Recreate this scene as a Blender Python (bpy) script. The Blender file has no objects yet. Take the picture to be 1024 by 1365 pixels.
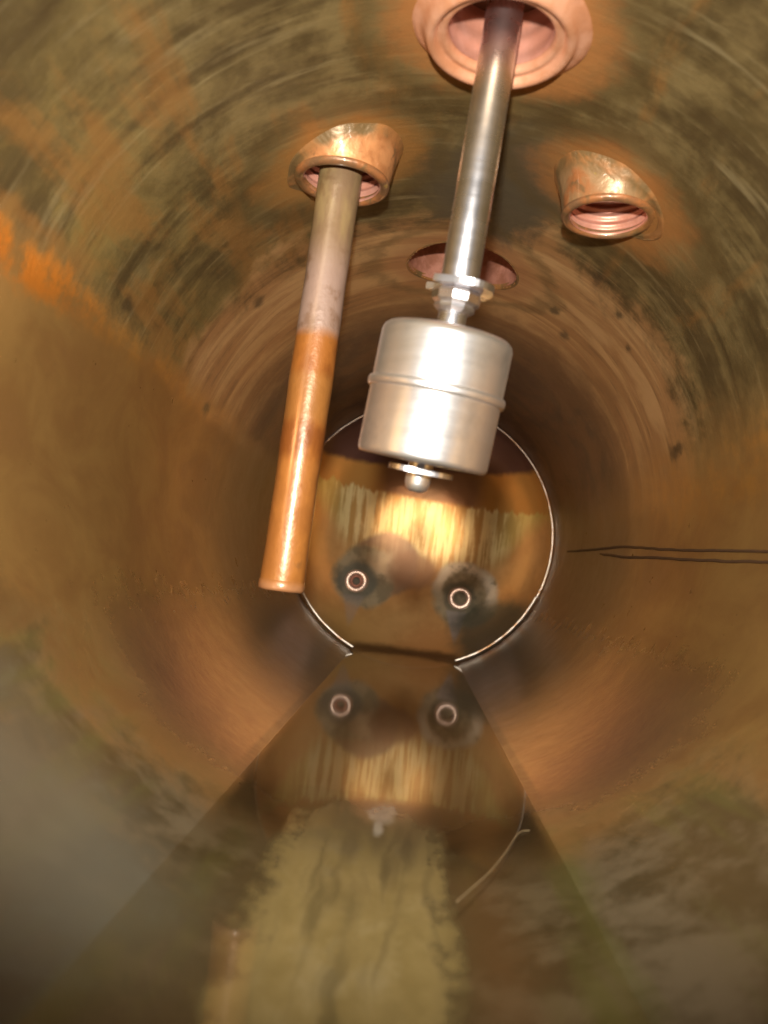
import bpy, math, random
import numpy as np
from mathutils import Vector, Matrix, noise as mnoise
random.seed(4)
R = 0.09                       # inner radius of the boiler in metres; all shapes below are given in units of R
C = bpy.context.scene.collection
sc = bpy.context.scene

# ------------------------------------------------------------------ camera
F = 1080.0                     # focal length in pixels of the 1024 x 1365 photograph
VPX, VPY = 552.0, 774.0        # where the boiler's axis direction vanishes
CAMP = Vector((0, 0, -.36))
_d = Vector((VPX-512, -(VPY-682.5), -F)).normalized()
_u = Vector((.12, .993, 0)); _u = (_u-_u.dot(_d)*_d).normalized()
_r = _d.cross(_u)              # boiler x axis in camera space
W2C = Matrix((_r, _d, _u)).transposed()
C2W = W2C.transposed()
cam = bpy.data.cameras.new('camera'); camo = bpy.data.objects.new('camera', cam); C.objects.link(camo)
camo.matrix_world = Matrix.Translation(CAMP*R) @ C2W.to_4x4()
cam.lens = 36*F/1365; cam.sensor_width = 36; cam.sensor_fit = 'AUTO'
cam.clip_start = .004; cam.clip_end = 20
cam.dof.use_dof = True; cam.dof.focus_distance = 3.2*R; cam.dof.aperture_fstop = 20
sc.camera = camo

# ------------------------------------------------------------------ world and the phone's flash
w = bpy.data.worlds.new("World"); sc.world = w; w.use_nodes = True
bg = w.node_tree.nodes['Background']; bg.inputs[0].default_value = (.62, .62, .64, 1); bg.inputs[1].default_value = .10
fl = bpy.data.lights.new('flash_lamp', 'SPOT'); flo = bpy.data.objects.new('flash_lamp', fl); C.objects.link(flo)
fl.energy = 4.8; fl.color = (1, .93, .82); fl.shadow_soft_size = .0035
fl.spot_size = math.radians(97); fl.spot_blend = 1.0
flo.location = Vector((-.04, .02, .02))*R
flo.rotation_euler = (math.radians(90), 0, 0)
sc.view_settings.view_transform = 'Standard'; sc.view_settings.look = 'None'
sc.view_settings.exposure = .14; sc.view_settings.gamma = 1
cy = sc.cycles
cy.max_bounces = 12; cy.glossy_bounces = 8; cy.diffuse_bounces = 5; cy.transparent_max_bounces = 8
cy.use_denoising = True

def ray(px, py):
    return (C2W @ Vector((px-512, -(py-682.5), -F))).normalized()
def at(px, py, Y):             # the point seen at a photo pixel at axial depth Y
    d = ray(px, py); return CAMP+d*((Y-CAMP.y)/d.y)
def on_wall(px, py, rad=1.0):  # the point of the round wall seen at a photo pixel
    d = ray(px, py); a = d.x**2+d.z**2; b = 2*(CAMP.x*d.x+CAMP.z*d.z); c = CAMP.x**2+CAMP.z**2-rad**2
    t = (-b+math.sqrt(b*b-4*a*c))/(2*a); return CAMP+d*t
def on_level(px, py, Z):
    d = ray(px, py); return CAMP+d*((Z-CAMP.z)/d.z)

# ------------------------------------------------------------------ node helpers
class S:
    def __init__(s, m, k): s.m, s.k = m, k
    def __add__(s, o): return s.m.op('ADD', s, o)
    __radd__ = __add__
    def __sub__(s, o): return s.m.op('SUBTRACT', s, o)
    def __rsub__(s, o): return s.m.op('SUBTRACT', o, s)
    def __mul__(s, o): return s.m.op('MULTIPLY', s, o)
    __rmul__ = __mul__
    def __truediv__(s, o): return s.m.op('DIVIDE', s, o)
class Mat:
    def __init__(s, name):
        s.mat = bpy.data.materials.new(name); s.mat.use_nodes = True
        s.nt = s.mat.node_tree; s.b = s.nt.nodes['Principled BSDF']
        tc = s.nt.nodes.new('ShaderNodeTexCoord')
        sp = s.nt.nodes.new('ShaderNodeSeparateXYZ'); s.nt.links.new(tc.outputs['Object'], sp.inputs[0])
        s.x, s.y, s.z = [S(s, sp.outputs[i])*(1/R) for i in range(3)]
    def put(s, inp, v):
        if isinstance(v, S): s.nt.links.new(v.k, inp)
        elif isinstance(v, (tuple, list)): inp.default_value = (*v, 1) if len(v) == 3 and len(inp.default_value) == 4 else v
        else: inp.default_value = v
    def op(s, o, a, b=0, c=None):
        n = s.nt.nodes.new('ShaderNodeMath'); n.operation = o
        s.put(n.inputs[0], a); s.put(n.inputs[1], b)
        if c is not None: s.put(n.inputs[2], c)
        return S(s, n.outputs[0])
    def vec(s, x, y, z):
        n = s.nt.nodes.new('ShaderNodeCombineXYZ')
        for i, v in enumerate((x, y, z)): s.put(n.inputs[i], v)
        return S(s, n.outputs[0])
    def noise(s, v, scale=1, detail=4, rough=.55, dist=0):
        n = s.nt.nodes.new('ShaderNodeTexNoise'); s.put(n.inputs['Vector'], v)
        n.inputs['Scale'].default_value = scale; n.inputs['Detail'].default_value = detail
        n.inputs['Roughness'].default_value = rough; n.inputs['Distortion'].default_value = dist
        return S(s, n.outputs[0])
    def st(s, v, a, b):        # smooth step, also for a > b
        n = s.nt.nodes.new('ShaderNodeMapRange'); n.interpolation_type = 'SMOOTHSTEP'
        s.put(n.inputs['Value'], v)
        lo, hi = (a, b) if a < b else (b, a)
        n.inputs['From Min'].default_value = lo; n.inputs['From Max'].default_value = hi
        n.inputs['To Min'].default_value = 0 if a < b else 1; n.inputs['To Max'].default_value = 1 if a < b else 0
        return S(s, n.outputs[0])
    def mix(s, a, b, f):
        n = s.nt.nodes.new('ShaderNodeMixRGB'); s.put(n.inputs[0], f); s.put(n.inputs[1], a); s.put(n.inputs[2], b)
        return S(s, n.outputs[0])
    def mixf(s, a, b, f): return a+(b-a)*f if isinstance(f, S) else a
    def dist(s, p, q):         # length of a list of differences
        t = None
        for a, b in zip(p, q):
            d = a-b; d = d*d; t = d if t is None else t+d
        return s.op('SQRT', t)
    def bump(s, h, strength=.3, distance=.001):
        n = s.nt.nodes.new('ShaderNodeBump'); n.inputs['Strength'].default_value = strength
        n.inputs['Distance'].default_value = distance; s.put(n.inputs['Height'], h)
        s.nt.links.new(n.outputs[0], s.b.inputs['Normal'])
    def out(s, col, rough, metal, spec=None, coat=None, crough=.1):
        s.put(s.b.inputs['Base Color'], col); s.put(s.b.inputs['Roughness'], rough); s.put(s.b.inputs['Metallic'], metal)
        if spec is not None: s.put(s.b.inputs['Specular IOR Level'], spec)
        if coat is not None:
            s.put(s.b.inputs['Coat Weight'], coat); s.b.inputs['Coat Roughness'].default_value = crough
        return s.mat

# positions of the openings in the top of the boiler (x, y)
PL = (-.374, 2.44); PR = (.457, 2.43); PN = (.050, 1.86); PF = (.046, 3.38)
WATER = -.92

# ------------------------------------------------------------------ materials
def m_shell():
    m = Mat('tarnished_copper_wall'); x, y, z = m.x, m.y, m.z
    th = m.op('ARCTAN2', x, z)                                   # 0 at the top, + right, - left
    cyl = m.vec(th*1.0, y*1.0, 0)
    n1 = m.noise(m.vec(th*1.0, y*6.5, 0), 1, 6, .62, .7)            # rings drawn round the wall
    n2 = m.noise(m.vec(th*3, y*34, 3), 1, 3, .6, .4)
    n3 = m.noise(m.vec(th*2.2, y*1.6, 9), 1.6, 6, .65, .5)       # clouds
    n4 = m.noise(m.vec(th*9, y*9, 5), 1, 5, .65)                 # fine mottling
    n5 = m.noise(m.vec(th*7, y*.9, 5), 1, 4, .6)
    n6 = m.noise(m.vec(th*2, y*14, 7), 1, 6, .7, .3)
    # smooth brown copper that stayed under water
    brown = m.mix((.45, .265, .085), (.37, .20, .065), m.st(n3, .35, .65))
    brown = m.mix(brown, (.44, .24, .10), m.st(n3, .55, .8)*.3)
    brown = m.mix(brown, (.25, .13, .05), m.st(n4+(n3-.5)*.5, .58, .78)*.2)
    # the steam side
    olive = m.mix((.125, .088, .034), (.245, .180, .074), m.st(n3+(n4-.5)*.5, .35, .68))
    olive = m.mix(olive, (.29, .21, .06), m.st(th, -.55, -1.25)*m.st(n3, .3, .7)*.8)
    streak = m.st(n1*.65+n2*.2+n6*.15+(n4-.5)*.22, .55, .39)
    olive = m.mix(olive, (.072, .046, .019), streak*.66)
    olive = m.mix(olive, (.36, .29, .15), m.st(n6*.6+n2*.4, .52, .68)*.55)
    olive = m.mix(olive, (.32, .15, .04), m.st(n5+(n3-.5)*.7+m.st(th, -.5, -1.3)*.16, .54, .74)*.6)
    olive = m.mix(olive, (.11, .092, .06), m.st(m.dist((x, y*.5), (.14, 2.75*.5))+(n3-.5)*.3, .32, .12)*.75)
    cleaner = m.mix((.44, .24, .10), (.60, .38, .18), m.st(n1, .45, .62))
    olive = m.mix(olive, (.11, .092, .06), m.st(m.dist((x, y*.5), (.14, 2.75*.5))+(n3-.5)*.3, .32, .12)*.75)
    cleaner = m.mix(cleaner, (.16, .08, .035), m.st(n1*.5+n2*.5+(n4-.5)*.3, .47, .35)*.5)
    brown = m.mix(brown, (.62, .38, .25), m.st(z, -.45, -.8)*m.st(y, 1.9, 2.5)*.6)  # paler copper low down paints in the end cap's reflected glow
    brown = m.mix(brown, (.085, .042, .018), m.st(y+(n3-.5)*.6, 2.9, 4.3)*.88)  # shade towards the far end, painted into the brown
    far = m.mix((.09, .042, .024), (.16, .08, .034), m.st(n3, .4, .6))  # plum-brown of the far upper wall, with the shade there painted in
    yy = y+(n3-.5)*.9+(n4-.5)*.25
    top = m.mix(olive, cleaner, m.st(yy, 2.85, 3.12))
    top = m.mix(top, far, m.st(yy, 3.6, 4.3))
    # where the water level used to be
    lvl = .215-.055*x+(n3-.5)*.16+(n4-.5)*.06
    h = (z-lvl)*(1-.62*m.st(x, -.2, .6))
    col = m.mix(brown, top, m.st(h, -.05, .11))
    stain = m.st(h+(n4-.5)*.12, -.08, -.01)*m.st(h, .06, .01)
    rust = m.mix((.36, .16, .035), (.52, .25, .05), m.st(n4, .4, .6))
    col = m.mix(col, rust, stain*m.st(n5+(n4-.5)*.6, .30, .62)*m.st(y, 4.6, 2.2)*.7)
    hotl = m.st(m.dist((y, z), (1.7, .26)), .65, .1)*m.st(x, -.3, -.7)*m.st(n4, .35, .55)
    col = m.mix(col, (.75, .25, .03), hotl*stain*.85)
    # grey-green lime near the mouth, low on the wall
    lime = m.st(z+(n3-.5)*.5+(n4-.5)*.16+(x*.06), -.50, -.72)*m.st(y+(n3-.5)*1.0, 2.2, 1.75)
    limec = m.mix((.070, .050, .022), (.140, .108, .062), m.st(n4+(n3-.5)*.8, .38, .68))
    limec = m.mix(limec, (.11, .105, .03), m.st(n5, .45, .66)*.7)
    limec = m.mix(limec, (.150, .142, .105), m.st(m.dist((x, y), (-.60, 1.3))+(n3-.5)*.5+(n4-.5)*.35, .42, .1)*.75)
    col = m.mix(col, limec, lime*.9)
    edge = m.st(m.op('ABSOLUTE', z+(n3-.5)*.5+(n4-.5)*.16+.53), .09, .0)*m.st(y, 2.1, 1.6)
    col = m.mix(col, (.13, .07, .03), edge*.45)
    # under water
    uw = m.st(z, WATER+.004, WATER-.012)
    near = m.st(y+(n3-.5)*.35+(n4-.5)*.15, 2.05, 1.72)
    uwc = m.mix((.016, .017, .010), (.045, .034, .016), m.st(n4+(n3-.5), .4, .7))
    low_ = m.mix(limec, m.mix((.11, .08, .036), (.16, .078, .028), m.st(x, .1, .25)), m.st(z+(n3-.5)*.06, -.94, -.99)*.6)
    col = m.mix(col, low_, m.st(z, -.80, -.90)*near)
    col = m.mix(col, uwc, uw*(1-near))
    col = m.mix(col, (.07, .035, .02), m.st(m.op('ABSOLUTE', z-WATER-.006), .010, .002)*.5*m.st(y, 2.1, 2.5))
    # heat-stained halos round the openings
    for (cx, cy_), r0, c, k in ((PL, .19, (.46, .22, .06), .75), (PR, .19, (.45, .20, .06), .8),
                                (PN, .235, (.50, .22, .07), .85), (PF, .27, (.42, .19, .09), .5)):
        d = m.dist((x, y), (cx, cy_))+(n4-.5)*.16+(n3-.5)*.12
        col = m.mix(col, c, m.st(d, r0+.11, r0-.02)*m.st(z, .5, .6)*k)
        col = m.mix(col, (.13, .085, .03), m.st(m.op('ABSOLUTE', d-r0-.12), .06, 0)*m.st(z, .5, .6)*.5)
    # single pits and scale spots
    for px, py, r_ in ((740, 415, .045), (753, 446, .05), (826, 420, .035), (838, 465, .03), (898, 606, .06),
                       (905, 598, .045), (168, 408, .05), (345, 402, .05), (275, 545, .05), (795, 380, .05), (800, 372, .06)):
        p = on_wall(px, py)
        d = m.dist((x, y*.55, z), (p.x, p.y*.55, p.z))+(n4-.5)*.09
        col = m.mix(col, (.05, .035, .02), m.st(d, r_*.8, r_*.1)*.7)
    up = m.st(h, -.06, .06)
    m.bump((n1*.4+n2*.25)*up+n4*(.14+up*.4)+n3*.3, .38, .0012)
    low = m.st(z, -.35, -.75)*m.st(y, 1.9, 2.4)
    rough = .30-low*.08+(n4-.5)*.14+m.st(h, -.03, .08)*.14+lime*.2
    metal = .62+low*.2-m.st(h, -.05, .08)*.2-lime*.3
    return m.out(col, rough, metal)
def m_cap():
    m = Mat('heat_tinted_copper_cap'); x, y, z = m.x, m.y, m.z
    n4 = m.noise(m.vec(x*6, y*6, z*6), 1, 5, .65)
    n3 = m.noise(m.vec(x*2, y*2, z*2+4), 1, 4, .6)
    nv = m.noise(m.vec(x*22, 0, z*1.6), 1, 4, .6)                # runs straight down
    nj = m.noise(m.vec(x*13, 0, 2), 1, 5, .75)
    col = m.mix((.74, .43, .17), (.62, .33, .12), m.st(n3, .4, .6))
    col = m.mix(col, (.50, .38, .13), m.st(z, -.45, -.8)*m.st(x, .2, -.7)*.6)
    lv = z-(.30-.06*x)
    col = m.mix(col, (.60, .29, .06), m.st(lv, -.06, .02)*.75)
    # pale scraped band with a jagged upper edge
    zj = lv+(nj-.5)*.26+(nv-.5)*.05
    lo = z+.20+(nv-.5)*.5
    ax = m.op('ABSOLUTE', x-.04+(nv-.5)*.12)
    fan = m.st(ax-(z+.2)*.75, .66, .46)
    band = m.st(zj, .035, .005)*m.st(lo, -.10, .12)*fan
    bandc = m.mix((.60, .36, .12), (1.0, .82, .42), m.st(nv+(n4-.5)*.3, .40, .58))
    bandc = m.mix(bandc, (.62, .54, .16), m.st(m.op('ABSOLUTE', x), .55, .85)*.7)
    col = m.mix(col, bandc, band*.92)
    # plum-brown upper part of the cap
    col = m.mix(col, m.mix((.10, .045, .04), (.14, .065, .055), n3), m.st(z-.555-.02*x+(n4-.5)*.05, -.02, .03))
    plum = m.st(lv, .0, .05)*m.st(m.op('ABSOLUTE', x-.05), .50, .34)*m.st(z, .8, .5)
    col = m.mix(col, (.20, .10, .065), plum*.75)
    # dark patches round the two stub tubes
    for cx, cz, dx, dz, rr, side in ((-.464, -.42, .07, .04, .29, 1), (.385, -.455, .03, .03, .29, 0)):
        d = m.dist((x, z), (cx+dx, cz+dz))+(n4-.5)*.10+(n3-.5)*.08
        col = m.mix(col, m.mix((.27, .25, .17), (.46, .40, .27), m.st(n4, .4, .6)), m.st(d, rr, rr-.06)*.85)
        if side:
            d2 = m.dist((x, z), (cx+.22, cz+.17))+(n4-.5)*.08
            col = m.mix(col, (.34, .22, .14), m.st(d2, .30, .24)*m.st(d, rr-.08, rr)*.9)
            d3 = m.dist((x, z), (cx+.20, cz+.15))+(n4-.5)*.16
            col = m.mix(col, (.90, .72, .48), m.st(d3, .17, .04)*m.st(n4, .33, .52))
            d4 = m.dist((x, z), (cx, cz))
            col = m.mix(col, (.15, .165, .14), m.st(d4+(n4-.5)*.06, .19, .13)*.75)
        else:
            cr = m.st(m.op('ABSOLUTE', d-.225), .07, .01)*m.st(z+x*.3, cz-.02+.05, cz+.20)
            col = m.mix(col, (.15, .155, .12), m.st(m.dist((x, z), (cx, cz))+(n4-.5)*.08, .16, .11)*.6)
            col = m.mix(col, (.92, .80, .62), cr*m.st(n4, .30, .50))
            col = m.mix(col, (.36, .20, .11), m.st(m.dist((x, z*1.3), (-.03, -.28*1.3))+(n4-.5)*.1, .26, .16)*.8)
    # chalky run under each stub
    for cx, cz, k in ((-.47, -.5, .5), (.37, -.53, 1)):
        tri = m.st(m.op('ABSOLUTE', x-cx)-(z-cz+.30)*.32, .015, -.015)*m.st(z, cz-.02+.0, cz-.05)*m.st(z, cz-.32, cz-.2)
        col = m.mix(col, (.42, .38, .36), tri*.8*k)
    col = m.mix(col, (.075, .085, .06), m.st(m.dist((x*.8, z), (.58, -.72))+(n4-.5)*.15, .38, .22)*.85)
    col = m.mix(col, (.10, .05, .02), m.st(z+(n4-.5)*.05, WATER+.06, WATER+.01)*.9)
    m.bump(nv*.3+n4*.5, .22, .0012)
    return m.out(col, .34+(n4-.5)*.2, .42)
def m_water():
    m = bpy.data.materials.new('shallow_boiler_water'); m.use_nodes = True; nt = m.node_tree
    nt.nodes.remove(nt.nodes['Principled BSDF'])
    ge = nt.nodes.new('ShaderNodeNewGeometry'); dp = nt.nodes.new('ShaderNodeVectorMath'); dp.operation = 'DOT_PRODUCT'
    nt.links.new(ge.outputs['Normal'], dp.inputs[0]); nt.links.new(ge.outputs['Incoming'], dp.inputs[1])
    last = dp.outputs['Value']
    for o_, b_ in (('ABSOLUTE', 0), ('SUBTRACT', None), ('POWER', 5.0), ('MULTIPLY_ADD', .97)):   # Schlick's reflectance, same from both sides
        n = nt.nodes.new('ShaderNodeMath'); n.operation = o_
        if b_ is None: n.inputs[0].default_value = 1; nt.links.new(last, n.inputs[1])
        else: nt.links.new(last, n.inputs[0]); n.inputs[1].default_value = b_
        if o_ == 'MULTIPLY_ADD': n.inputs[2].default_value = .02
        last = n.outputs[0]
    g = nt.nodes.new('ShaderNodeBsdfGlossy'); g.inputs['Roughness'].default_value = .045; g.inputs[0].default_value = (1, 1, 1, 1)
    t = nt.nodes.new('ShaderNodeBsdfTransparent'); t.inputs[0].default_value = (.99, .975, .92, 1)
    mx = nt.nodes.new('ShaderNodeMixShader')
    nt.links.new(last, mx.inputs[0]); nt.links.new(t.outputs[0], mx.inputs[1]); nt.links.new(g.outputs[0], mx.inputs[2])
    nt.links.new(mx.outputs[0], nt.nodes['Material Output'].inputs[0])
    return m
def m_lime():
    m = Mat('yellow_lime_sediment'); x, y, z = m.x, m.y, m.z
    n4 = m.noise(m.vec(x*11, y*7, 0), 1, 6, .65); n3 = m.noise(m.vec(x*5, y*2.5, 6), 1, 4, .6)
    ns = m.noise(m.vec(x*20+(n3-.5)*2.2, y*1.6, 1), 1, 2, .5, .2)
    col = m.mix((.170, .125, .042), (.270, .205, .085), m.st(n4*.45+ns*.55, .36, .64))
    col = m.mix(col, (.26, .21, .11), m.st(n3+(n4-.5)*.6, .56, .74)*.6)
    col = m.mix(col, (.070, .050, .012), m.st(ns+(n4-.5)*.06, .46, .74)*m.st(m.op('ABSOLUTE', x+.03), .22, .08)*.75)
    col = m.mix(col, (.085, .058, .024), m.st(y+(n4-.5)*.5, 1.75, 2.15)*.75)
    d = m.dist((x*1.2+(n4-.5)*.10, y*.45), (-.008, 2.26*.45))
    col = m.mix(col, (.34, .31, .27), m.st(d, .062, .025)*.8)
    for k, a in ((-.075, 1.95), (-.015, 2.05), (.06, 1.97), (.025, 1.85)):
        d = m.dist((x*2.2+(ns-.5)*.1, y*.35), (k*2.2, a*.35))
        col = m.mix(col, (.055, .036, .014), m.st(d, .070, .015)*.4)
    col = m.mix(col, (.33, .30, .26), m.st(m.dist((x*2, y*.4), (-.03, 2.12*.4))+(n4-.5)*.06, .035, .01)*.8)
    ed = m.st(m.op('ABSOLUTE', x+.035)+(n4-.5)*.20, .135, .205)
    col = m.mix(col, (.12, .085, .032), ed*.7)
    thin = m.st(m.op('ABSOLUTE', x+.035)+(n4-.5)*.16+(ns-.5)*.10+m.st(y, 2.0, 2.4)*.08, .215, .145)*m.st(y+(n4-.5)*.25, 2.42, 2.22)
    m.put(m.b.inputs['Alpha'], thin*(.78+.22*m.st(ns+(n4-.5)*.2, .66, .36)))
    m.bump(n4+ns*.5, .3, .0008)
    return m.out(col, .8, 0)
def m_boss(name, base, seed):
    m = Mat(name); x, y, z = m.x, m.y, m.z
    n4 = m.noise(m.vec(x*20+seed, y*20, z*20), 1, 5, .65, .4); n3 = m.noise(m.vec(x*8+seed, y*8, z*8), 1, 3, .6, .5)
    col = m.mix(base, (.36, .14, .05), m.st(n3+(n4-.5)*.3, .45, .62))
    col = m.mix(col, (.44, .31, .045), m.st(n3+(n4-.5)*.5, .36, .28)*.85)
    col = m.mix(col, (.15, .10, .045), m.st(n4+(n3-.5)*.4, .56, .68)*.75)
    col = m.mix(col, (.62, .32, .19), m.st(n4, .40, .30)*.4)
    ceil_ = m.op('SQRT', 1-x*x); hd = ceil_-z
    wallc = m.mix((.16, .10, .04), (.33, .15, .05), m.st(n3, .4, .6))
    col = m.mix(col, wallc, m.st(hd+(n3-.5)*.07+(n4-.5)*.04, .050, .006))
    m.bump(n4*.3+n3, .42, .0018)
    return m.out(col, .38+(n4-.5)*.2, .25, .5, .85, .05)
def m_pink(name, c1, c2, rough=.5, metal=.35):
    m = Mat(name); n4 = m.noise(m.vec(m.x*14, m.y*14, m.z*14), 1, 4, .6)
    m.bump(n4, .3, .0008)
    return m.out(m.mix(c1, c2, m.st(n4, .35, .65)), rough, metal)
def m_steel(name, base=(.74, .73, .72), rough=.27, lines=70, metal=1.0):
    m = Mat(name); n = m.noise(m.vec(m.x*2, m.y*2, m.z*lines), 1, 3, .6); n4 = m.noise(m.vec(m.x*8, m.y*8, m.z*8), 1, 4, .6)
    col = m.mix(base, tuple(c*.62 for c in base), m.st(n4, .45, .75)*.8)
    m.bump(n, .12, .0004)
    return m.out(col, rough+(n-.5)*.1+(n4-.5)*.14, metal)
def m_tube():
    m = Mat('rust_coated_dip_tube'); x, y, z = m.x, m.y, m.z
    n4 = m.noise(m.vec(x*9, y*9, z*9), 1, 5, .6); n3 = m.noise(m.vec(x*6, y*6, z*2.2), 1, 4, .6)
    tan = m.mix((.28, .20, .09), (.19, .12, .065), m.st(n3, .4, .6))
    tan = m.mix(tan, (.29, .20, .17), m.st(z, .68, .50)*.75)
    rust = m.mix((.17, .052, .010), (.27, .095, .017), m.st(n3+(n4-.5)*.5, .4, .6))
    rust = m.mix(rust, (.28, .125, .030), m.st(z, .24, .20)*m.st(z, .05, .10)*.6)
    rust = m.mix(rust, (.40, .17, .04), m.st(z, -.02, -.06)*.35)
    col = m.mix(tan, rust, m.st(z+(n4-.5)*.05+(n3-.5)*.05, .385, .335))
    col = m.mix(col, (.12, .055, .02), m.st(n4+(n3-.5)*.4, .58, .72)*.55)
    col = m.mix(col, (.34, .18, .10), m.st(z, -.40, -.43)*.5)
    m.bump(n4*.8+n3*.5, .5, .0014)
    return m.out(col, .40+(n4-.5)*.15, .15, .5, .6, .14)
def m_plain(name, col, rough, metal, nz=.25):
    m = Mat(name); n4 = m.noise(m.vec(m.x*12, m.y*12, m.z*12), 1, 4, .6)
    m.bump(n4, .25, .0006)
    return m.out(m.mix(col, tuple(c*(1-nz) for c in col), n4), rough, metal)
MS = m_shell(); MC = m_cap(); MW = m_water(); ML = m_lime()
MBL = m_boss('braze_stained_boss', (.56, .25, .10), 0); MBR = m_boss('braze_stained_boss_dull', (.30, .18, .085), 3.3)
MPK = m_pink('clean_pink_copper', (.66, .33, .25), (.56, .25, .17), .42, .45)
MPF = m_pink('pitted_pink_copper', (.52, .24, .17), (.34, .14, .085), .6, .3)
MCO = m_pink('pale_copper_collar', (.66, .34, .21), (.55, .25, .13), .42, .4)
MRIM = m_boss('dull_olive_rim', (.20, .105, .05), 7)
MST = m_steel('satin_steel_float', (.84, .82, .82), .34, 60, .96); MRD = m_steel('polished_steel_rod', (.80, .78, .81), .28, 30, 1.0)
MTU = m_tube()
def m_tin():
    m = Mat('tinned_solder'); n = m.noise(m.vec(m.x*7, m.y*7, m.z*7), 1, 5, .7)
    m.bump(n, .4, .0006)
    return m.out(m.mix(m.mix((.70, .64, .56), (.42, .24, .12), m.st(n, .5, .65)), (.20, .12, .08), m.st(m.z, -.1, .7)*.6), .34, .9)  # browned towards the top so the ring shines less there
MTIN = m_tin()
MSTUB = m_plain('pale_copper_stub', (.80, .60, .50), .35, .6)
MDK = m_plain('dark_bore', (.05, .025, .02), .6, .2)
MSEAM = m_plain('dark_seam', (.11, .058, .028), .6, .3)
MOUT = m_plain('outer_copper', (.45, .24, .12), .4, .8)
MFIB = m_plain('pale_fibre', (.30, .22, .12), .5, 0)

# ------------------------------------------------------------------ mesh helpers (input in units of R)
def empty(name, loc, **p):
    o = bpy.data.objects.new(name, None); C.objects.link(o); o.location = Vector(loc)*R; o.empty_display_size = .01
    for k, v in p.items(): o[k] = v
    return o
def obj(name, V, Fc, mat, parent=None, smooth=True, **p):
    me = bpy.data.meshes.new(name)
    V = np.asarray(V, dtype=float)*R
    me.from_pydata(V.tolist(), [], [list(map(int, f)) for f in Fc]); me.materials.append(mat)
    if smooth: me.polygons.foreach_set('use_smooth', [True]*len(me.polygons))
    me.update()
    o = bpy.data.objects.new(name, me); C.objects.link(o)
    if parent:
        o.parent = parent
        root = parent
        off = Vector(parent.location)
        while root.parent: root = root.parent; off += Vector(root.location)
        o.location = -off
    for k, v in p.items(): o[k] = v
    return o
def grid_faces(nu, nv, wrap=True, base=0):
    f = []
    for j in range(nv-1):
        for i in range(nu if wrap else nu-1):
            k = (i+1) % nu
            f.append((base+j*nu+i, base+j*nu+k, base+(j+1)*nu+k, base+(j+1)*nu+i))
    return f
def join(*parts):
    V, Fc = [], []
    for v, f in parts:
        b = len(V); V += list(v); Fc += [tuple(i+b for i in q) for q in f]
    return V, Fc
def lathe(profile, origin, axis=Vector((0, 0, 1)), n=64, cap0=False, cap1=False):
    """profile = [(radius, height along axis)]"""
    axis = Vector(axis).normalized(); a = axis.orthogonal().normalized(); b = axis.cross(a); o = Vector(origin)
    V = []
    for r_, h in profile:
        for i in range(n):
            t = 2*math.pi*i/n; V.append(tuple(o+axis*h+(a*math.cos(t)+b*math.sin(t))*r_))
    Fc = grid_faces(n, len(profile))
    if cap0: Fc.append(tuple(reversed(range(n))))
    if cap1: Fc.append(tuple(range((len(profile)-1)*n, len(profile)*n)))
    return V, Fc
def sweep(pts, rad, n=8):
    pts = [Vector(p) for p in pts]; V = []
    for i, p in enumerate(pts):
        t = (pts[min(i+1, len(pts)-1)]-pts[max(i-1, 0)]).normalized()
        a = t.orthogonal() if abs(t.z) > .95 else t.cross(Vector((0, 0, 1))); a.normalize(); b = t.cross(a)
        rr = rad[i] if isinstance(rad, (list, tuple)) else rad
        for k in range(n):
            q = 2*math.pi*k/n; V.append(tuple(p+(a*math.cos(q)+b*math.sin(q))*rr))
    Fc = grid_faces(n, len(pts)); Fc += [tuple(reversed(range(n))), tuple(range((len(pts)-1)*n, len(pts)*n))]
    return V, Fc
def smooth_path(pts, m=6):
    pts = [Vector(p) for p in pts]; out = []
    for i in range(len(pts)-1):
        p0, p1, p2, p3 = pts[max(i-1, 0)], pts[i], pts[i+1], pts[min(i+2, len(pts)-1)]
        for k in range(m):
            t = k/m
            out.append(.5*((2*p1)+(p2-p0)*t+(2*p0-5*p1+4*p2-p3)*t*t+(3*p1-p0-3*p2+p3)*t**3))
    out.append(pts[-1]); return out

# ------------------------------------------------------------------ the boiler
Y0, Y1 = .93, 6.07
boiler = empty('boiler', (0, 3.5, -1.03), label='tarnished copper boiler drum seen from inside, stained brown and olive round everything else', category='boiler')
NT, NY = 500, 430
th = np.linspace(0, 2*math.pi, NT, endpoint=False); ys = np.linspace(Y0, Y1, NY)
TH, YY = np.meshgrid(th, ys)
rad = 1+.0010*np.sin(TH*3+YY*.7)+(.5+.5*np.tanh(np.cos(TH)*6))*(.0008*np.sin(TH*5+YY*2.1)+.0010*np.sin(TH*3-YY*5.3+1)+.0009*np.sin(YY*17+2*np.sin(TH*2)))
V = np.stack([rad*np.sin(TH), YY, rad*np.cos(TH)], -1).reshape(-1, 3)
holes = [(*PL, .142), (*PR, .135), (*PN, .172), (*PF, .235)]
idx = np.arange(NT*NY).reshape(NY, NT); nx = np.roll(idx, -1, 1)
q = np.stack([idx[:-1], idx[1:], nx[1:], nx[:-1]], -1).reshape(-1, 4)
cen = V[q].mean(1); keep = np.ones(len(q), bool)
for hx, hy, hr in holes: keep &= ~((np.hypot(cen[:, 0]-hx, cen[:, 1]-hy) < hr) & (cen[:, 2] > 0))
obj('shell', V, q[keep], MS, boiler)
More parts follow.
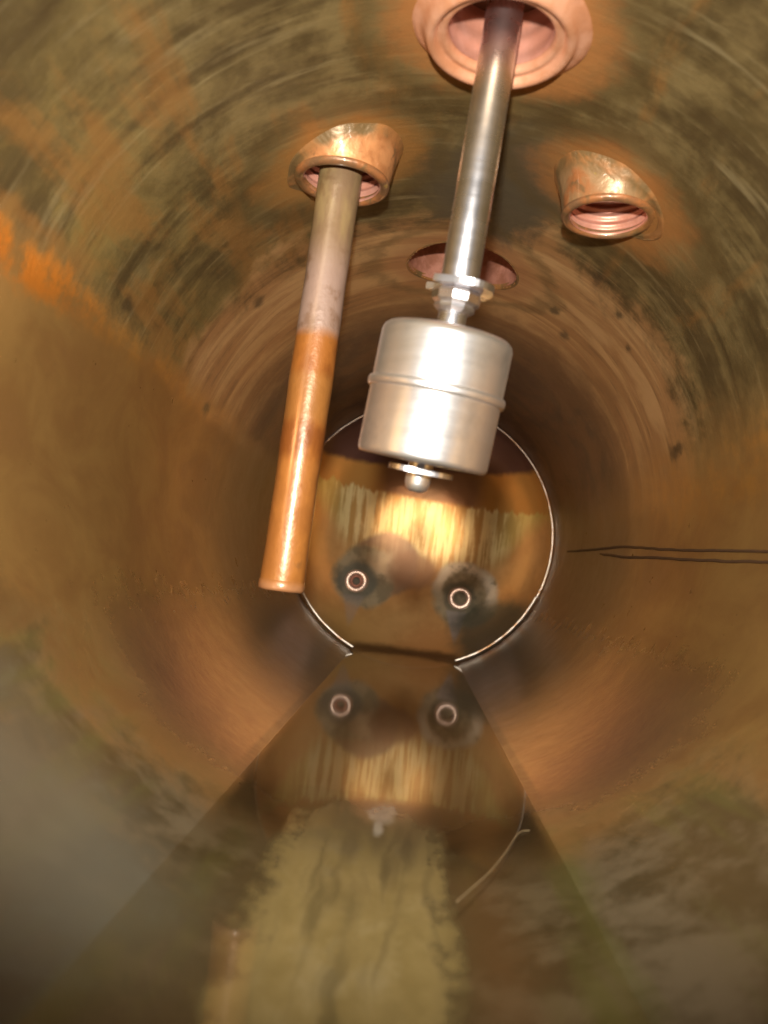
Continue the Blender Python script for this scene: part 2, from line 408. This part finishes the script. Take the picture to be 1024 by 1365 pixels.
# outside of the drum and the lip of its open mouth
obj('outer_skin', V*np.array([1.035, 1, 1.035]), q[keep][:, ::-1], MOUT, boiler)
v1, f1 = lathe([(1.0, .012), (1.003, .002), (1.015, -.006), (1.06, -.008), (1.09, 0), (1.09, .05), (1.035, .06)], (0, Y0-.004, 0), (0, 1, 0), 160)
obj('mouth_lip', v1, f1, MOUT, boiler)

# domed end cap
CD = .75
prof = []
for i in range(60):
    a = math.pi/2*i/59; prof.append((max(.0005, math.cos(a)*1.0), CD*math.sin(a)))
v1, f1 = lathe(prof, (0, Y1, 0), (0, 1, 0), 160, cap1=True)
cap = obj('end_cap', v1, f1, MC, boiler)
def arc(r_, y, a0, a1, rr, n=160, wob=0):
    pts = []
    for i in range(n+1):
        a = math.radians(a0+(a1-a0)*i/n)
        k = r_+wob*math.sin(a*23)+wob*.7*math.sin(a*41+1)
        pts.append((k*math.sin(a), y+wob*2*math.sin(a*17), k*math.cos(a)))
    rs = [rr*(.80-.42*math.cos(math.radians(a0+(a1-a0)*i/n)))*(1+.12*mnoise.noise(Vector((i*.11, 2, 0)))) for i in range(n+1)]
    return sweep(pts, rs, 8)
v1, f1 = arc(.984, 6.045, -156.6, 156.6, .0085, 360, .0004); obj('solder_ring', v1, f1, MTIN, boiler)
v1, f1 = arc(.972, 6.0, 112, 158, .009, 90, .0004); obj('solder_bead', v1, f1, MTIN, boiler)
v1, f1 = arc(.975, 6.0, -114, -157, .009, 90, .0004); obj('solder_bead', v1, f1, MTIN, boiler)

# short stub tubes through the cap
for k, (cx, cz) in enumerate(((-.464, -.42), (.385, -.455))):
    rr = math.hypot(cx, cz); dep = CD*math.sqrt(1-rr*rr); y0 = Y1+dep-.10
    v1, f1 = lathe([(.052, .45), (.052, .014), (.057, .004), (.066, -.002), (.082, -.001), (.093, .010), (.094, .45)], (cx, y0, cz), (0, 1, 0), 40)
    s = obj('stub_tube', v1, f1, MSTUB, boiler)
    if k == 0:
        v1, f1 = lathe([(.032, .3), (.032, .02), (.036, .012), (.046, .014), (.0515, .03), (.0515, .3)], (cx, y0+.01, cz), (0, 1, 0), 32)
        obj('inner_sleeve', v1, f1, MPF, s)
    v1, f1 = lathe([(.059, 0), (.001, .0)], (cx, y0+.24, cz), (0, 1, 0), 32); obj('dark_bore', v1, f1, MDK, s)
    pr = []                                                       # brazing fillet at the root
    for i in range(9):
        t = i/8; pr.append((.088+.05*t*t, .10*(1-(1-t)**2)*.8+.02))
    v1, f1 = lathe(pr, (cx, y0, cz), (0, 1, 0), 40)

# openings in the crown
def zc(x): return math.sqrt(max(.0, 1-x*x))
def port(cx, cy, rows, n=96, jit=0, seed=0):
    """rows: (radius, absolute z or None, blend to the wall 0..1, offset below the wall)"""
    V = []
    for (r_, za, bl, off) in rows:
        for i in range(n):
            t = 2*math.pi*i/n
            rj = r_*(1+jit*bl*2*mnoise.noise(Vector((math.cos(t)*2, math.sin(t)*2, seed))))
            x = cx+rj*math.cos(t); y = cy+rj*math.sin(t); zw = zc(x)-off
            z = zw if za is None else za*(1-bl)+zw*bl
            if za is not None: z = min(z, zw) if bl > .4 else z
            if jit: z += jit*.12*mnoise.noise(Vector((x*9, y*9, z*9+seed)))*bl
            V.append((x, y, z))
    return V, grid_faces(n, len(rows))
def thread(cx, cy, r0, z0, z1, pitch, amp, n=72):
    rows = max(8, int((z1-z0)/pitch*7)); V = []
    for j in range(rows+1):
        z = z0+(z1-z0)*j/rows
        for i in range(n):
            t = 2*math.pi*i/n; ph = (z/pitch+i/n) % 1
            r_ = r0+amp*(abs(ph*2-1)-.5)
            V.append((cx+r_*math.cos(t), cy+r_*math.sin(t), z))
    return V, grid_faces(n, rows+1)
def boss(cx, cy, ri, ro, zr, flare, mat, seed, pinkdepth=.26):
    b = []
    H = 14
    for j in range(H+1):
        t = j/H
        b.append((ro+flare*(t**3.2)+.010*math.sin(t*math.pi), zr+.008, t**.85, .003-.016*max(0, t-.75)/.25))
    v1, f1 = port(cx, cy, b, 96, .035, seed)
    o = obj('threaded_boss', v1, f1, mat, boiler)
    v1, f1 = lathe([(ro+.000, .02), (ro+.005, .010), (ro+.002, .002), (ro-.008, -.003), (ri+.006, -.002), (ri, .005), (ri, .02)], (cx, cy, zr), (0, 0, 1), 80)
    obj('rim', v1, f1, MRIM, o)
    v1, f1 = thread(cx, cy, ri+.002, zr+.004, zr+pinkdepth, .028, .010); obj('thread', v1, f1, MPK, o)
    v1, f1 = lathe([(ri+.01, 0), (.001, .0)], (cx, cy, zr+pinkdepth-.002), (0, 0, 1), 40); obj('bore_end', v1, f1, MPF, o)
boss(PL[0], PL[1], .120, .146, .84, .045, MBL, 1.3)
boss(PR[0], PR[1], .116, .138, .81, .05, MBR, 5.1)

# large opening that the float switch hangs from
cx, cy_ = PN
v1, f1 = port(cx, cy_, [(a_*.9, *b_) for a_, *b_ in [(.250, None, 1, -.02), (.240, None, 1, .002), (.228, None, 1, .006), (.217, None, 1, .012), (.210, .958, .5, .010), (.203, .946, .15, 0),
                        (.194, .940, 0, 0), (.184, .940, 0, 0), (.176, .946, 0, 0), (.171, .957, 0, 0), (.167, .960, 0, 0), (.158, .956, 0, 0), (.150, .958, 0, 0),
                        (.144, .966, 0, 0), (.142, .98, 0, 0)]], 120, .012, 8)
col_ = obj('collar', v1, f1, MCO, boiler)
v1, f1 = thread(cx, cy_, .127, .975, 1.26, .06, .006, 90); obj('thread', v1, f1, MPK, col_)
v1, f1 = lathe([(.135, 0), (.11, .004), (.04, .004)], (cx, cy_, 1.115), (0, 0, 1), 64); obj('plug_face', v1, f1, m_plain('dark_brass_plug', (.12, .06, .035), .5, .5), col_)
# far opening, flush with the wall
cx, cy_ = PF
v1, f1 = port(cx, cy_, [(.248, None, 1, -.01), (.243, None, 1, .001), (.238, None, 1, .002), (.2335, None, 1, -.002), (.230, None, 1, -.02)], 96, .01, 2)
flp = obj('flush_port', v1, f1, MBR, boiler)
v1, f1 = port(cx, cy_, [(.2325, None, 1, -.008), (.229, None, 1, -.05), (.232, 1.27, 0, 0), (.226, 1.28, 0, 0), (.001, 1.28, 0, 0)], 72); obj('bore_wall', v1, f1, MPF, flp)

# the lap seam along the right-hand wall: two thin wavy ridges
for pts in (((756, 735), (780, 733.5), (805, 731), (832, 729), (865, 731), (902, 733), (962, 734), (1024, 735), (1075, 736)),
            ((800, 738.5), (815, 740), (838, 743), (865, 743), (902, 745), (962, 748), (1024, 749), (1075, 751))):
    P = smooth_path([on_wall(a, b, .999) for a, b in pts], 8)
    n_ = len(P)
    v1, f1 = sweep([p+Vector((0, 0, .004*mnoise.noise(Vector((i*.35, pts[0][0], 0))))) for i, p in enumerate(P)], [.0042+.0040*(1-i/n_)*min(1, i/6)+.001*mnoise.noise(Vector((i*.5, 0, pts[0][0]))) for i in range(n_)], 6)
    obj('lap_seam', v1, f1, MSEAM, boiler)

# ------------------------------------------------------------------ water and what lies in it
V = []; rows = 90
for j in range(rows+1):
    y = Y0+.01+(Y1+CD*.39-Y0-.01)*j/rows
    rr = 1.012 if y < Y1 else 1.006*math.sqrt(max(0, 1-((y-Y1)/CD)**2))
    hw = math.sqrt(max(1e-5, rr*rr-WATER*WATER))
    V += [(-hw, y, WATER), (0, y, WATER), (hw, y, WATER)]
obj('water', V, grid_faces(3, rows+1, False), MW, None, True, kind='structure')

V = []; nxs, nys = 60, 220; Fc = []
for j in range(nys+1):
    y = Y0+.02+(2.45-Y0-.02)*j/nys
    def jag(s): return .030*mnoise.noise(Vector((y*6, s, 0)))+.012*mnoise.noise(Vector((y*31, s, 3)))+.008*mnoise.noise(Vector((y*70, s, 5)))
    taper = math.sqrt(max(0.02, min(1, (2.45-y)/.12)))
    xl = (-.255+jag(1)-.03*(y < 1.3)*(1.3-y))*taper; xr = (.185+jag(7))*taper
    for i in range(nxs+1):
        u = i/nxs; x = xl+(xr-xl)*u
        e = min(u, 1-u)*nxs/5
        hgt = .003*min(1, e)+.0025*(mnoise.noise(Vector((x*40, y*3, 1)))+.5)*min(1, e)-(.003 if e == 0 else 0)
        V.append((x, y, -math.sqrt(1-x*x)+hgt+.002))
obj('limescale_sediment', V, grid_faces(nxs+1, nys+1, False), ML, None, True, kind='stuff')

P = smooth_path([on_level(a, b, WATER+.003) for a, b in ((609, 1202), (630, 1183), (655, 1160), (676, 1133), (688, 1114), (696, 1108), (706, 1107))], 8)
v1, f1 = sweep(P, .0009, 6)
fib = obj('fibre', v1, f1, MFIB, None, True, label='thin pale curved hair floating on the water near the drum bottom', category='hair')

# ------------------------------------------------------------------ float switch
A = at(672, 20, 1.865); J = at(611, 385, 1.865); B = at(554, 655, 1.93)
axr = (J-A).normalized(); top = A-axr*.16; LR = (J-top).length    # the fixed rod
ax = (B-J).normalized(); topr, top = top, J                       # the float end hangs a little out of line
def along(px, py):
    """length along the float's axis nearest to a photo pixel"""
    d = ray(px, py); w0 = top-CAMP; b_ = ax.dot(d); return (b_*d.dot(w0)-ax.dot(w0))/(1-b_*b_)
fs = empty('float_switch', tuple(topr), label='stainless steel float switch, ribbed cylinder float on a polished rod hung from the large port', category='float switch')
s_col, s_t, s_b = along(611, 380), along(602, 444), along(567, 618)
v1, f1 = join(lathe([(.045, 0), (.045, LR-.012), (.042, LR-.002), (.034, LR+.002), (.03, LR+.003)], tuple(topr), axr, 48),
              lathe([(.030, -.012), (.034, -.008), (.034, s_t+.01)], tuple(top), ax, 48))
obj('rod', v1, f1, MRD, fs)
L = s_b-s_t; fr = .157
pr = [(.034, -.004), (.05, 0), (fr-.024, .001), (fr-.012, .004), (fr-.004, .011), (fr, .022)]
sm = L*.47
pr += [(fr, sm-.012), (fr+.001, sm-.008), (fr+.002, sm+.006), (fr, sm+.010), (fr, L-.014), (fr-.0015, L-.007), (fr-.005, L-.002), (fr-.011, L), (.05, L+.002), (.03, L+.002)]
v1, f1 = lathe(pr, tuple(top+ax*s_t), ax, 96)
fo = obj('float', v1, f1, MST, fs)
v1, f1 = lathe([(fr-.002, sm-.014), (fr+.006, sm-.013), (fr+.0085, sm-.007), (fr+.0085, sm+.002), (fr+.006, sm+.008), (fr-.002, sm+.009)], tuple(top+ax*s_t), ax, 96)
obj('seam_rib', v1, f1, MST, fo)
def clip(s, r_, thick, rot, n=40, tilt=0):
    a = ax.orthogonal().normalized(); a.rotate(Matrix.Rotation(rot, 3, ax)); b = ax.cross(a); o = top+ax*s
    V = []; m_ = n
    for layer in (0, thick):
        for i in range(m_+1):
            t = math.radians(35)+(2*math.pi-math.radians(70))*i/m_
            ro = r_*(1+.10*math.cos(3*t)); ri = .034
            for q_ in (ri, ro):
                V.append(tuple(o+ax*(layer+tilt*math.cos(t))+(a*math.cos(t)+b*math.sin(t))*q_))
    k = 2*(m_+1); Fc = []
    for i in range(m_):
        p = 2*i
        Fc += [(p, p+2, p+3, p+1), (k+p, k+p+1, k+p+3, k+p+2), (p+1, p+3, k+p+3, k+p+1), (p, k+p, k+p+2, p+2)]
    Fc += [(0, 1, k+1, k), (k-2, 2*k-2, 2*k-1, k-1)]
    return V, Fc
v1, f1 = clip(s_col-.002, .088, .016, .6); obj('retaining_clip', v1, f1, MRD, fs, False)
v1, f1 = lathe([(.036, .0), (.056, .002), (.060, .010), (.058, .028), (.048, .036), (.050, .044), (.040, .052), (.036, .054)], tuple(top+ax*(s_col+.014)), ax, 10)
obj('collar_nut', v1, f1, MRD, fs, False)
s_e = along(554, 656)
v1, f1 = clip(s_b+.014, .075, .012, 2.2); obj('retaining_clip', v1, f1, MRD, fs, False)
v1, f1 = lathe([(.030, s_b-.01), (.030, s_e-.022), (.026, s_e-.008), (.016, s_e-.001), (.004, s_e)], tuple(top), ax, 32, cap1=True)
obj('rod_tip', v1, f1, MST, fs)

# ------------------------------------------------------------------ dip tube
A2 = at(459, 200, 2.44); B2 = at(374.5, 787, 2.44); ax2 = (B2-A2).normalized(); top2 = A2-ax2*.12; L2 = (B2-top2).length
dt = empty('dip_tube', tuple(top2), label='long dip tube, tan above and rusty orange below, hanging from the left boss', category='tube')
v1, f1 = lathe([(.068, 0), (.069, L2*.3), (.070, L2*.6), (.0705, L2-.030)], tuple(top2), ax2, 64)
# more rings for an uneven skin
pr = []
for i in range(120):
    s = (L2-.03)*i/119; pr.append((.0665+.0012*math.sin(s*9)+.0006*math.sin(s*31), s))
v1, f1 = lathe(pr, tuple(top2), ax2, 64); obj('tube', v1, f1, MTU, dt)
v1, f1 = lathe([(.067, L2-.031), (.0700, L2-.028), (.0700, L2-.008), (.068, L2-.001), (.058, L2+.002), (.02, L2+.001), (.001, L2+.001)], tuple(top2), ax2, 64)
obj('end_plug', v1, f1, MTU, dt)
